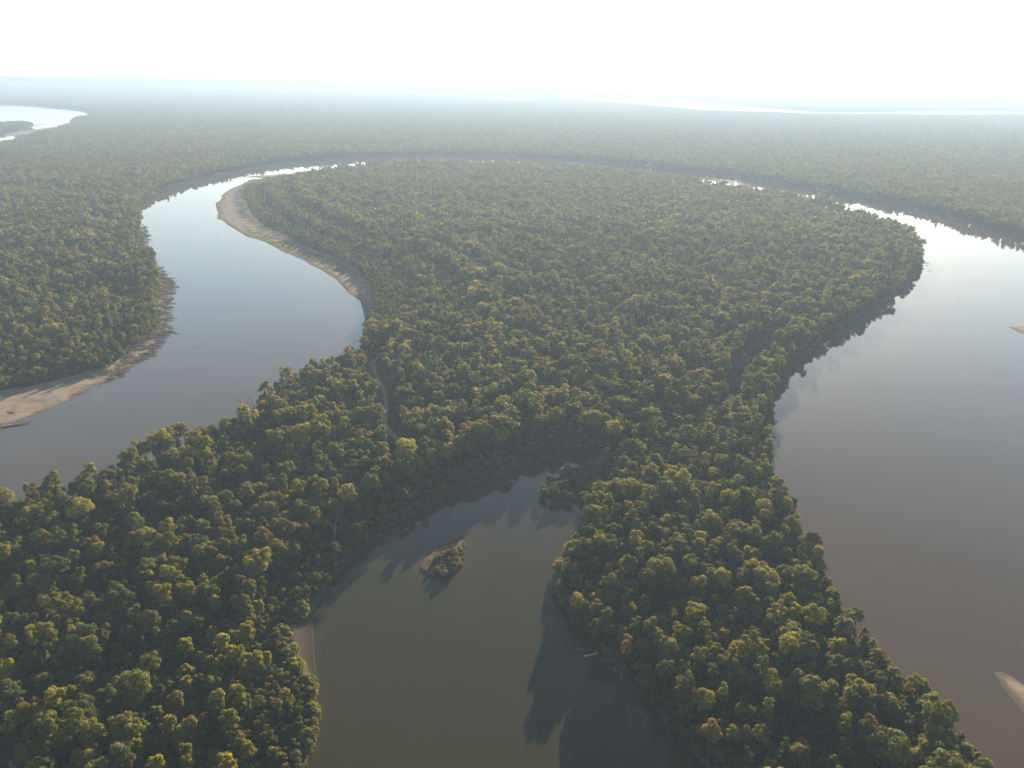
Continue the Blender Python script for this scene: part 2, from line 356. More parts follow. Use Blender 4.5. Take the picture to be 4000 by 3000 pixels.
# ------------------------------------------------------------------ land
def land_mesh(coast, constraints, step, band, zfun, holes=(), far=False):
    pts = [coast] + list(holes) + list(constraints)
    edges, n0 = [], 0
    V = []
    for L in pts:
        n = len(L); V.append(L); edges += [(n0 + i, n0 + (i + 1) % n) for i in range(n)]; n0 += n
    lo, hi = coast.min(0), coast.max(0)
    if not far:
        X, Y = np.meshgrid(np.arange(lo[0], hi[0], step), np.arange(lo[1], hi[1], step))
        G = np.stack([X.ravel(), Y.ravel()], 1) + rng.uniform(-.35, .35, (X.size, 2)) * step
        d = np.hypot(G[:, 0], G[:, 1]); G = G[rng.random(len(G)) < np.clip(500 / d, .04, 1)]
        G = G[inside(G, coast)]
        dd = dist_to(G, coast); G = G[dd > np.maximum(1.0, np.hypot(G[:, 0], G[:, 1]) * .003)]
        V.append(G)
        near = np.hypot(coast[:, 0], coast[:, 1]) < 1500
        t = np.roll(coast, -1, 0) - np.roll(coast, 1, 0); t /= np.maximum(np.linalg.norm(t, axis=1)[:, None], 1e-6)
        for off in (1.6, 4.5, 9.0):
            for sg in (1, -1):
                q = (coast + np.stack([-t[:, 1], t[:, 0]], 1) * off * sg)[near]
                q = q[inside(q, coast)]; V.append(q[dist_to(q, coast) > off * .8])
    V = np.vstack(V)
    r = delaunay_2d_cdt([Vector(p) for p in V], edges, [], 0, 1e-4)
    v = np.array([(p.x, p.y) for p in r[0]]); f = np.array([t for t in r[2] if len(t) == 3])
    cen = v[f].mean(1)
    keep = inside(cen, coast)
    for h in holes: keep &= ~inside(cen, h)
    f, cen = f[keep], cen[keep]
    return v, f, cen, zfun(v)
def shore_z(v, loops, top=2.2, run=9.0):
    d = np.full(len(v), 1e9)
    for L in loops: d = np.minimum(d, dist_to(v, L))
    d = np.where(d < 0.02, 0, d)
    z = -0.25 + top * (1 - np.exp(-d / run)) + (noise(v[:, 0], v[:, 1], 7, 2) - .5) * np.clip(d / 4, 0, 1) * .7
    return np.where(d < 0.05, -0.3, np.maximum(z, 0.02))
def part_object(name, v, f, z, mat, smooth=True):
    used = np.unique(f); m = np.full(len(v), -1); m[used] = np.arange(len(used))
    P = np.column_stack([v[used], z[used]])
    F = m[f]
    n = np.cross(P[F[:, 1]] - P[F[:, 0]], P[F[:, 2]] - P[F[:, 0]])[:, 2] < 0
    F[n] = F[n][:, ::-1]
    return link(name, mesh_np(name, P, F, smooth), mat)

def z_pen(v):
    z = shore_z(v, [PEN])
    s = inside(v, SPIT) | inside(v, CBANK)
    d = dist_to(v, PEN)
    return np.where(s, np.where(d < .05, -.3, 0.05 + np.minimum(d * 0.035, 1.6)), z)
def ribbon(L, wd):
    t = np.gradient(L, axis=0); t /= np.linalg.norm(t, axis=1)[:, None]; nn = np.stack([-t[:, 1], t[:, 0]], 1)
    return np.vstack([L + nn * wd / 2, (L - nn * wd / 2)[::-1]])
cons = [SPIT, CBANK, GLADE, GLADE2, GLADE3, CLAY2, CLAY3, HEADFLAT]
cons = [ragged(c, amp=.3, seed=20 + i) for i, c in enumerate(cons)] + [ribbon(TRACK, 3.0)]
v, f, cen, z = land_mesh(PEN, cons, 9.0, 12, z_pen)
dc = dist_to(cen, COVE_L, False)
dr = dist_to(cen, COVE_R, False)
cls = np.zeros(len(f), int)
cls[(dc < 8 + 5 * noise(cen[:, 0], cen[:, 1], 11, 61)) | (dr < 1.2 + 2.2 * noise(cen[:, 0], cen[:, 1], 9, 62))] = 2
for i, k in ((2, 3), (3, 3), (4, 3), (7, 2), (5, 4), (6, 4), (1, 1), (0, 1), (8, 6)):
    cls[inside(cen, cons[i]) & ((k != 4) | (dist_to(cen, PEN) > 9))] = k
part_object('forest_floor', v, f[cls == 0], z, M['floor'])['kind'] = 'structure'
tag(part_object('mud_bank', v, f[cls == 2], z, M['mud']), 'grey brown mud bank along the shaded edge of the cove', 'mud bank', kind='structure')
tag(part_object('clearing_ground', v, f[cls == 3], z, M['meadow']), 'shaded weedy clearings with bare soil in the peninsula forest', 'clearing', kind='structure')
tag(part_object('bare_soil', v, f[cls == 4], z, M['clay']), 'orange bare soil in the clearings near the right river', 'bare soil', kind='structure')
tag(part_object('dirt_track', v, f[cls == 6], z, M['track']), 'pale two-rut dirt track winding through the forest clearing', 'dirt track', kind='structure')
sp = inside(cen, cons[0])
tag(part_object('sandbar', v, f[(cls == 1) & sp], z, M['sand']), 'long tan sandbar curving along the inner bend of the left river', 'sandbar', kind='structure')
tag(part_object('sandbank', v, f[(cls == 1) & ~sp], z, M['silt']), 'bare tan sandbank wedge between the willows and cove water', 'sandbank', kind='structure')

def z_far(v):
    d = np.hypot(v[:, 0], v[:, 1])
    z = shore_z(v, [bank], top=2.2) if len(v) < 60000 else np.full(len(v), 2.0)
    s = inside(v, BAR) | inside(v, ERODE)
    dd = dist_to(v, bank, False)
    z = np.where(s, np.where(dd < .3, -.3, 0.05 + np.minimum(dd * 0.04, 2.0)), z)
    for h in HOLES:
        z = np.where(dist_to(v, h) < 1.0, -.3, z)
    z = np.where(dist_to(v, FAR[:len(FAR) - 6], False) < .05, -.3, z)
    return z
G = []
for (a, b, st) in ((250, 1100, 14.0), (1100, 3000, 60.0), (3000, 10000, 350.0), (10000, 40000, 1500.0)):
    X, Y = np.meshgrid(np.arange(-b, b, st), np.arange(60, b, st))
    g = np.stack([X.ravel(), Y.ravel()], 1) + rng.uniform(-.3, .3, (X.size, 2)) * st
    d = np.hypot(g[:, 0], g[:, 1])
    g = g[(d >= a) & (d < b) & (np.abs(np.arctan2(g[:, 0], g[:, 1])) < R(46))]
    g = g[inside(g, FAR)]
    for h in HOLES: g = g[~inside(g, h)]
    if a < 1000: g = g[dist_to(g, bank, False) > 2.5]
    G.append(g)
cons_f = [ragged(c, amp=.25, seed=40 + i) for i, c in enumerate([BAR, ERODE])]
def far_mesh():
    V, edges, n0 = [], [], 0
    for L in [FAR] + HOLES + cons_f:
        n = len(L); V.append(L); edges += [(n0 + i, n0 + (i + 1) % n) for i in range(n)]; n0 += n
    V = np.vstack(V + G)
    r = delaunay_2d_cdt([Vector(p) for p in V], edges, [], 0, 1e-4)
    v = np.array([(p.x, p.y) for p in r[0]]); f = np.array([t for t in r[2] if len(t) == 3])
    cen = v[f].mean(1); keep = inside(cen, FAR)
    for h in HOLES: keep &= ~inside(cen, h)
    return v, f[keep], cen[keep]
v, f, cen = far_mesh(); z = z_far(v)
dcen = np.hypot(cen[:, 0], cen[:, 1])
cls = np.where(dcen > 4200, 5, 0)
bs = dist_to(cen, bank, False)
cls[(bs < np.maximum(3, dcen * .004)) & (dcen < 3200)] = 2
cls[inside(cen, cons_f[0])] = 1
cls[inside(cen, cons_f[1])] = 4
tag(part_object('forest_floor', v, f[cls == 0], z, M['floor']), kind='structure')
tag(part_object('terrain', v, f[cls == 5], z, M['canopy']), kind='structure')
tag(part_object('river_bank', v, f[cls == 2], z, M['silt']), 'bare brown bank below the trees on the outer river bend', 'river bank', kind='structure')
tag(part_object('sandbar', v, f[cls == 1], z, M['sand']), 'pale sandbar with tree shadows at the left edge of the photo', 'sandbar', kind='structure')
tag(part_object('eroded_bank', v, f[cls == 4], z, M['bank_sand']), 'eroded brown bank strewn with driftwood on the left river', 'river bank', kind='structure')

def islet(name, L, label, cat, mat, top=0.8, run=5.0, step=2.0, kind='structure'):
    lo, hi = L.min(0), L.max(0)
    X, Y = np.meshgrid(np.arange(lo[0], hi[0], step), np.arange(lo[1], hi[1], step))
    g = np.stack([X.ravel(), Y.ravel()], 1) + rng.uniform(-.3, .3, (X.size, 2)) * step
    g = g[inside(g, L)]; g = g[dist_to(g, L) > step * .3]
    n = len(L)
    r = delaunay_2d_cdt([Vector(p) for p in np.vstack([L, g])], [(i, (i + 1) % n) for i in range(n)], [], 0, 1e-4)
    v = np.array([(p.x, p.y) for p in r[0]]); f = np.array([t for t in r[2] if len(t) == 3])
    f = f[inside(v[f].mean(1), L)]
    d = dist_to(v, L)
    z = np.where(d < .02, -.12, .02 + top * (1 - np.exp(-d / run)) * (.75 + .5 * noise(v[:, 0], v[:, 1], 4, 8)))
    return tag(part_object(name, v, f, z, mat), label, cat, kind=kind)
islet('sandy_islet', ISLE, 'small sandy islet with bushes in the middle of the cove', 'islet', M['silt'], top=.9, run=6, step=1.8)
islet('sandbar', RBAR, 'pale sandbar tip in the right river near the bottom corner', 'sandbar', M['sand'], top=1.2, run=12, step=4)
islet('sandbar', RBAR2, 'small sandbar tip at the right edge of the photo', 'sandbar', M['sand'], top=.7, run=6, step=4)
islet('river_island', isleFar, 'low wooded island in the wide far river at left', 'island', M['floor'], top=2, run=20, step=25)
islet('sandbar', barFar, 'pinkish sandbar below the wooded island in the wide far river', 'sandbar', M['sand'], top=1, run=15, step=25)
islet('sandbar', spitFar, 'thin sand spit off the tip of the far wooded island', 'sandbar', M['sand'], top=1, run=15, step=20)

# ------------------------------------------------------------------ water
def sheet(name, X, Y, z, mat, shallow=None):
    nx, ny = len(X), len(Y)
    gx, gy = np.meshgrid(X, Y)
    V = np.column_stack([gx.ravel(), gy.ravel(), np.full(gx.size, z)])
    i = np.arange(nx * ny).reshape(ny, nx)
    F = np.column_stack([i[:-1, :-1].ravel(), i[:-1, 1:].ravel(), i[1:, 1:].ravel(), i[1:, :-1].ravel()])
    me = mesh_np(name, V, F)
    attr(me, 'shallow', 'FLOAT', 'POINT', np.zeros(len(V)) if shallow is None else shallow(V[:, :2]))
    o = link(name, me, mat); o['kind'] = 'structure'
    return o
sheet('river_water', np.array([-72000., -9000, 0, 9000, 72000]), np.array([30., 5000, 15000, 72000]), -0.02, M['river'])
def cove_shallow(P):
    a = np.exp(-dist_to(P, ISLE) / 3.0) * np.where(inside(P, ISLE), 1, 1)
    wst = np.exp(-(((P[:, 0] - ISLE[:, 0].mean() + 16) / 20) ** 2 + ((P[:, 1] - ISLE[:, 1].mean() - 6) / 12) ** 2))
    b = np.exp(-dist_to(P, COVE_L, False) / 2.0) + .5 * np.exp(-dist_to(P, COVE_R, False) / 3.0)
    return np.clip(.5 * a + .5 * wst + .3 * b, 0, 1) * (.6 + .6 * noise(P[:, 0], P[:, 1], 5, 4))
cl = np.vstack([COVE_L, COVE_R]); cl = cl[cl[:, 1] > 100]
CX0, CX1, CY0, CY1 = cl[:, 0].min() - 2, cl[:, 0].max() + 2, 104.0, cl[:, 1].max() + 2
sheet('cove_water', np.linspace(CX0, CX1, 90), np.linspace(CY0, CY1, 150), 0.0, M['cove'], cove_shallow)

# ------------------------------------------------------------------ leaves and trees
def rand_unit(n, g):
    a = g.normal(size=(n, 3)); return a / np.linalg.norm(a, axis=1)[:, None]
def leaf_quads(P, N, S, g, tall=1.0):
    n = len(P)
    t = rand_unit(n, g); U = np.cross(N, t); U /= np.maximum(np.linalg.norm(U, axis=1)[:, None], 1e-6)
    W = np.cross(N, U)
    if tall != 1.0:
        up = np.array([0, 0, 1.0]); W = up - N * (N @ up)[:, None]; W /= np.maximum(np.linalg.norm(W, axis=1)[:, None], 1e-6); U = np.cross(W, N)
    U = U * S[:, None] * .5; W = W * S[:, None] * .5 * tall
    k = g.uniform(.55, 1.0, (n, 4, 1))
    V = np.stack([P - U * k[:, 0], P - W * k[:, 1], P + U * k[:, 2], P + W * k[:, 3]], 1)
    return V.reshape(-1, 3), np.arange(4 * n).reshape(n, 4)
def crown_points(g, Rc, Hc, z0, lobes, n, leaf, lobe_r=(.30, .46), flat=0.0, jitter=.75, skew=0.0):
    """lobes spread over an egg-shaped crown; leaves lie on the lobes' skins"""
    L = []
    for i in range(lobes):
        ph = i * 2.39996 + g.uniform(-.5, .5); tz = (i + .5) / lobes
        zz = -0.55 + 1.45 * tz
        rr = math.sqrt(max(0.05, 1 - min(1, abs(zz)) ** 2)) * g.uniform(.45, .82)
        lr = g.uniform(*lobe_r) * Rc
        L.append((rr * Rc * math.cos(ph) + skew * Rc * zz, rr * Rc * math.sin(ph), z0 + Hc * (zz + g.uniform(-.12, .12)) * .8, lr, g.uniform(.82, 1.2), g.uniform(-1, 1)))
    L.append((g.uniform(-.15, .15) * Rc, g.uniform(-.15, .15) * Rc, z0 + Hc * .15, Rc * .55, .9, 0))
    L = np.array(L)
    k = g.choice(len(L), n * 2, p=L[:, 3] ** 2 / (L[:, 3] ** 2).sum())
    d = rand_unit(n * 2, g); d[:, 2] = np.where(d[:, 2] < -.35, -d[:, 2], d[:, 2])
    d[:, 2] *= (1 - flat)
    P = L[k, :3] + d * (L[k, 3] * g.uniform(.78, 1.06, n * 2))[:, None] * np.array([1, 1, .9])
    q = ((P[:, None, :] - L[None, :, :3]) ** 2).sum(2) / (L[:, 3] ** 2)[None]
    q[np.arange(len(P)), k] = 9
    ok = q.min(1) > .5
    P, d, k = P[ok][:n], d[ok][:n], k[ok][:n]
    N = d + rand_unit(len(P), g) * jitter; N /= np.linalg.norm(N, axis=1)[:, None]
    S = leaf * g.uniform(.6, 1.35, len(P))
    br = L[k, 4] * g.uniform(.78, 1.22, len(P)); wm = 1 + .10 * L[k, 5] + g.uniform(-.08, .08, len(P))
    T = np.stack([br * wm, br, br * (2 - wm), np.ones(len(P))], 1)
    return P, N, S, T, L
def crown_mesh(name, pts, mat, g, tall=1.0):
    P, N, S, T = pts
    V, F = leaf_quads(P, N, S, g, tall)
    me = mesh_np(name, V, F)
    attr(me, 'leaf_tint', 'FLOAT_COLOR', 'POINT', np.repeat(T, 4, 0))
    me.materials.append(mat)
    return me
def tube(path, rad, sides=6):
    V, F = [], []
    for i, (p, r) in enumerate(zip(path, rad)):
        a = np.array(path[max(i - 1, 0)], float); b = np.array(path[min(i + 1, len(path) - 1)], float)
        t = b - a; t /= max(np.linalg.norm(t), 1e-6)
        u = np.cross(t, [0.3, 0.1, 1.0] if abs(t[2]) < .9 else [1, 0, 0]); u /= np.linalg.norm(u); w_ = np.cross(t, u)
        for j in range(sides):
            an = 2 * math.pi * j / sides
            V.append(np.array(p) + r * (math.cos(an) * u + math.sin(an) * w_))
    n = len(path)
    for i in range(n - 1):
        for j in range(sides):
            F.append((i * sides + j, i * sides + (j + 1) % sides, (i + 1) * sides + (j + 1) % sides, (i + 1) * sides + j))
    return V, F
def tubes_mesh(name, tubes, mat):
    V, F = [], []
    for path, rad, s in tubes:
        v_, f_ = tube(path, rad, s); o = len(V)
        V += v_; F += [tuple(o + i for i in q) for q in f_]
    me = mesh_np(name, np.array(V), np.array(F), True); me.materials.append(mat)
    return me
def trunk_tubes(g, h, r, L, base=.45, nlimb=6):
    top = np.array([g.uniform(-.3, .3), g.uniform(-.3, .3), h * .82])
    path = [(0, 0, -.4), (g.uniform(-.15, .15), g.uniform(-.15, .15), h * .3), (top[0] * .6, top[1] * .6, h * .55), tuple(top)]
    tb = [(path, [r * 1.25, r, r * .7, r * .2], 7)]
    for k in g.permutation(len(L))[:nlimb]:
        e = L[k, :3]; s = np.array(path[1]) + (np.array(path[2]) - np.array(path[1])) * g.uniform(0, 1)
        m_ = (s + e) / 2 + np.array([0, 0, -.4])
        tb.append(([tuple(s), tuple(m_), tuple(e)], [r * .45, r * .3, r * .08], 5))
    return tb

KINDS = {}   # kind -> list of (crown mesh, trunk mesh) at three levels of detail
def tree_shape(kind, seed, level, mat):
    """one whole-size tree about 17 m tall: crown points + limb anchors"""
    g = np.random.default_rng(seed)
    n, leaf = {0: (3400, .46), 1: (900, .8), 2: (220, 1.4)}[level]
    if kind == 'round':
        Rc, H = g.uniform(2.4, 3.3), g.uniform(13.5, 16.5)
        return (*crown_points(g, Rc, g.uniform(3.6, 5.0), H - 5.0, g.integers(11, 18), n, leaf, (.22, .46), skew=g.uniform(-.2, .2)), H, .22, 1.0)
    if kind == 'oval':
        Rc, H = g.uniform(1.9, 2.5), g.uniform(15, 18)
        return (*crown_points(g, Rc, g.uniform(5.0, 6.4), H - 6.0, g.integers(13, 18), int(n * .9), leaf, (.34, .5)), H, .2, 1.0)
    if kind == 'broad':
        Rc, H = g.uniform(3.4, 4.6), g.uniform(13, 16)
        return (*crown_points(g, Rc, g.uniform(3.0, 4.0), H - 4.2, g.integers(16, 24), int(n * 1.3), leaf, (.22, .36)), H, .27, 1.0)
    if kind == 'willow':
        Rc, H = g.uniform(1.7, 2.5), g.uniform(10.5, 13.5)
        return (*crown_points(g, Rc, g.uniform(3.0, 4.2), H - 3.8, g.integers(14, 22), int(n * .9), leaf * .72, (.24, .42), jitter=.9, skew=g.uniform(-.15, .15)), H, .13, 2.0)
    Rc, H = g.uniform(1.3, 1.9), g.uniform(2.2, 3.2)          # shrub
    return (*crown_points(g, Rc, H * .55, H * .5, g.integers(7, 11), int(n * .38), leaf * .7, (.34, .52)), H, .05, 1.3)

SHAPES = [('round', 8), ('broad', 6), ('oval', 5), ('willow', 5), ('shrub', 5)]
proto_real = {}
for kind, cnt in SHAPES:
    for i in range(cnt):
        P, N, S, T, L, H, r, tall = tree_shape(kind, 100 + 17 * i + len(kind) * 1000, 0, None)
        g = np.random.default_rng(i)
        proto_real.setdefault(kind, []).append((
            crown_mesh('crown_' + kind, (P, N, S, T), M['leaf'], g, tall),
            tubes_mesh('trunk_' + kind, trunk_tubes(g, H, r, L) if kind != 'shrub' else
                       [([(0, 0, -.2), (g.uniform(-.3, .3), g.uniform(-.3, .3), H * .4), tuple(L[k, :3])], [.07, .05, .02], 5) for k in range(4)], M['bark']), H))

def mass_collection(name, level, kinds):
    col = bpy.data.collections.new(name)
    names = []
    for kind, cnt in kinds:
        for i in range(cnt):
            P, N, S, T, L, H, r, tall = tree_shape(kind, 100 + 17 * i + len(kind) * 1000, level, None)
            g = np.random.default_rng(i)
            V, F = leaf_quads(P, N, S, g, tall); nl = len(F)
            Tt = np.repeat(T, 4, 0)
            mi = np.zeros(nl, np.int32)
            if level < 2 and kind != 'shrub':
                tv, tf = [], []
                for path, rad, s_ in trunk_tubes(g, H, r, L, nlimb=3):
                    a, b = tube(path, rad, 5); o = len(tv); tv += a; tf += [tuple(o + j for j in q) for q in b]
                F = np.vstack([F, np.array(tf) + len(V)]); V = np.vstack([V, np.array(tv)])
                mi = np.concatenate([mi, np.ones(len(tf), np.int32)]); Tt = np.vstack([Tt, np.ones((len(tv), 4))])
            nm = f'{name}_{len(names):02d}'
            me = mesh_np(nm, V, F); attr(me, 'leaf_tint', 'FLOAT_COLOR', 'POINT', Tt)
            me.materials.append(M['leaf_mass']); me.materials.append(M['bark'])
            me.polygons.foreach_set('material_index', mi)
            ob = bpy.data.objects.new(nm, me); col.objects.link(ob); names.append(kind)
    return col, names
MASS0, MK0 = mass_collection('forest_tree_near', 0, SHAPES)
MASS1, MK1 = mass_collection('forest_tree_mid', 1, SHAPES)
MASS2, MK2 = mass_collection('forest_tree_far', 2, SHAPES)
def clump_collection(name, cnt, size, ncrown, nleaf, leaf):
    col = bpy.data.collections.new(name)
    for i in range(cnt):
        g = np.random.default_rng(900 + i)
        Vs, Fs, Ts = [], [], []; o = 0
        for k in range(ncrown):
            Rc = g.uniform(2.6, 4.6); H = g.uniform(10, 15)
            P, N, S, T, L = crown_points(g, Rc, g.uniform(3.5, 5), H - 4, 6, nleaf, leaf)
            P = P + np.array([g.uniform(-.5, .5) * size, g.uniform(-.5, .5) * size, 0])
            V, F = leaf_quads(P, N, S, g)
            b = g.uniform(.6, 1.35); T = T * np.array([b * g.uniform(.9, 1.15), b, b * .95, 1])
            Vs.append(V); Fs.append(F + o); Ts.append(np.repeat(T, 4, 0)); o += len(V)
        me = mesh_np(f'{name}_{i:02d}', np.vstack(Vs), np.vstack(Fs)); attr(me, 'leaf_tint', 'FLOAT_COLOR', 'POINT', np.vstack(Ts))
        me.materials.append(M['leaf_mass'])
        col.objects.link(bpy.data.objects.new(f'{name}_{i:02d}', me))
    return col
CLUMP = clump_collection('forest_clump', 5, 22, 12, 80, 2.6)
GROVE = clump_collection('forest_grove', 4, 60, 60, 26, 4.2)

def scatter(name, col, P, Z, idx, scale, rot, tint):
    me = bpy.data.meshes.new(name)
    me.vertices.add(len(P)); me.vertices.foreach_set('co', np.column_stack([P, Z]).astype(np.float32).ravel())
    attr(me, 'pick', 'INT', 'POINT', idx)
    attr(me, 'size', 'FLOAT', 'POINT', scale)
    attr(me, 'turn', 'FLOAT_VECTOR', 'POINT', np.column_stack([np.zeros(len(P)), np.zeros(len(P)), rot]))
    attr(me, 'tint', 'FLOAT_COLOR', 'POINT', np.column_stack([tint, np.ones(len(P))]))
    return me, col
def forest_group(name, parts):
    """one geometry node tree that instances every level of detail of one wood; parts: [(mesh object, collection)]"""
    ng = bpy.data.node_groups.new(name, 'GeometryNodeTree')
    ng.interface.new_socket('Geometry', in_out='INPUT', socket_type='NodeSocketGeometry')
    ng.interface.new_socket('Geometry', in_out='OUTPUT', socket_type='NodeSocketGeometry')
    gi, go = ng.nodes.new('NodeGroupInput'), ng.nodes.new('NodeGroupOutput')
    jn = ng.nodes.new('GeometryNodeJoinGeometry')
    lv = ng.nodes.new('GeometryNodeInputNamedAttribute'); lv.data_type = 'INT'; lv.inputs[0].default_value = 'level'
    def na(nm, ty):
        n = ng.nodes.new('GeometryNodeInputNamedAttribute'); n.data_type = ty; n.inputs[0].default_value = nm
        return n.outputs[0]
    for k, col in parts:
        ci = ng.nodes.new('GeometryNodeCollectionInfo'); ci.inputs['Collection'].default_value = col
        ci.inputs['Separate Children'].default_value = True; ci.inputs['Reset Children'].default_value = True
        cmp_ = ng.nodes.new('FunctionNodeCompare'); cmp_.data_type = 'INT'; cmp_.operation = 'EQUAL'
        ints = [s for s in cmp_.inputs if s.type == 'INT']
        ng.links.new(lv.outputs[0], ints[0]); ints[1].default_value = k
        ip = ng.nodes.new('GeometryNodeInstanceOnPoints')
        ng.links.new(gi.outputs[0], ip.inputs['Points']); ng.links.new(cmp_.outputs[0], ip.inputs['Selection'])
        ng.links.new(ci.outputs[0], ip.inputs['Instance']); ip.inputs['Pick Instance'].default_value = True
        ng.links.new(na('pick', 'INT'), ip.inputs['Instance Index'])
        ng.links.new(na('turn', 'FLOAT_VECTOR'), ip.inputs['Rotation'])
        ng.links.new(na('size', 'FLOAT_VECTOR'), ip.inputs['Scale'])
        ng.links.new(ip.outputs[0], jn.inputs[0])
    ng.links.new(jn.outputs[0], go.inputs[0])
    return ng

# ---- where trees stand
COLS = {'dark green': (.062, .080, .020), 'mid green': (.100, .114, .025), 'olive': (.146, .142, .030), 'yellow-green': (.200, .195, .034),
        'grey-green': (.106, .114, .043), 'brownish': (.158, .126, .042), 'golden': (.22, .175, .038), 'rust-brown': (.18, .125, .044)}
CN = list(COLS); CV = np.array([COLS[c] for c in CN])
def colour_pick(P, kind, g):
    n = len(P)
    a = noise(P[:, 0], P[:, 1], 45, 31); b = noise(P[:, 0], P[:, 1], 14, 32)
    base = np.array([.12, .34, .34, .12, .055, .022, .002, 0])
    w_ = np.tile(base, (n, 1))
    w_[:, 3] *= .3 + 2.2 * a; w_[:, 5] *= .2 + 2.0 * b; w_[:, 0] *= .4 + 1.4 * (1 - a)
    wl = kind == 'willow'
    w_[wl] = np.array([.01, .12, .27, .53, .05, .02, 0, 0])
    sh = kind == 'shrub'
    w_[sh] = np.array([.66, .24, .05, 0, .03, .02, 0, 0])
    w_ /= w_.sum(1)[:, None]
    r = g.random(n)[:, None]
    return np.minimum((np.cumsum(w_, 1) < r).sum(1), 7)
def jitter_grid(a, b, st, az=37.0, back=0.0):
    X, Y = np.meshgrid(np.arange(-b, b, st), np.arange(50, b, st * .9))
    X = X + (np.arange(X.shape[0]) % 2)[:, None] * st * .5
    g_ = np.stack([X.ravel(), Y.ravel()], 1) + rng.uniform(-.42, .42, (X.size, 2)) * st
    d = np.hypot(g_[:, 0], g_[:, 1])
    return g_[(d >= a) & (d < b) & (np.abs(np.arctan2(g_[:, 0], g_[:, 1])) < R(az))]
def lean(L, hs):
    dd = np.hypot(L[:, 0], L[:, 1])[:, None]
    return [L * (1 - h / CAM_H) for h in hs]
OPEN = [lean(CBANK, (4, 8, 12)), lean(GLADE, (4, 8, 12, 16)), lean(GLADE2, (4, 8, 12, 16, 20)), lean(GLADE3, (4, 8))]
BARE = [SPIT, BAR, ERODE, CBANK, GLADE, GLADE2, GLADE3, HEADFLAT, THICKET, RS]
def forest_points(P, under=False):
    """keep only points on wooded land; returns points and the wood they belong to (0 peninsula, 1 beyond the river, 2 far island)"""
    wood = np.full(len(P), -1)
    d = np.hypot(P[:, 0], P[:, 1])
    near = d < 2500
    a = np.zeros(len(P), bool); a[near] = inside(P[near], PEN); wood[a] = 0
    b = ~a & inside(P, FAR)
    for h in HOLES: b &= ~inside(P, h)
    wood[b] = 1
    c = (d > 2500) & inside(P, isleFar); wood[c] = 2
    k = wood >= 0; P, wood, d = P[k], wood[k], d[k]
    dc = np.full(len(P), 99.0)
    m0 = (wood == 0); dc[m0] = dist_to(P[m0], PEN)
    m1 = (wood == 1) & (d < 4200)
    dc[m1] = dist_to(P[m1], bank, False)
    keep = dc > np.where(under, 1.5, 3.0)
    for B in BARE: keep &= ~inside(P, B)
    for B in OPEN:                                  # openings that can be looked into from above stay open
        for q in B: keep &= ~inside(P, q)
    if not under:
        m0 &= d < 800
        keep[m0] &= (dist_to(P[m0], COVE_L, False) > 15 + 6 * noise(P[m0, 0], P[m0, 1], 14, 51)) & (dist_to(P[m0], TRACK, False) > 6.5)
    return P[keep], wood[keep], dc[keep]

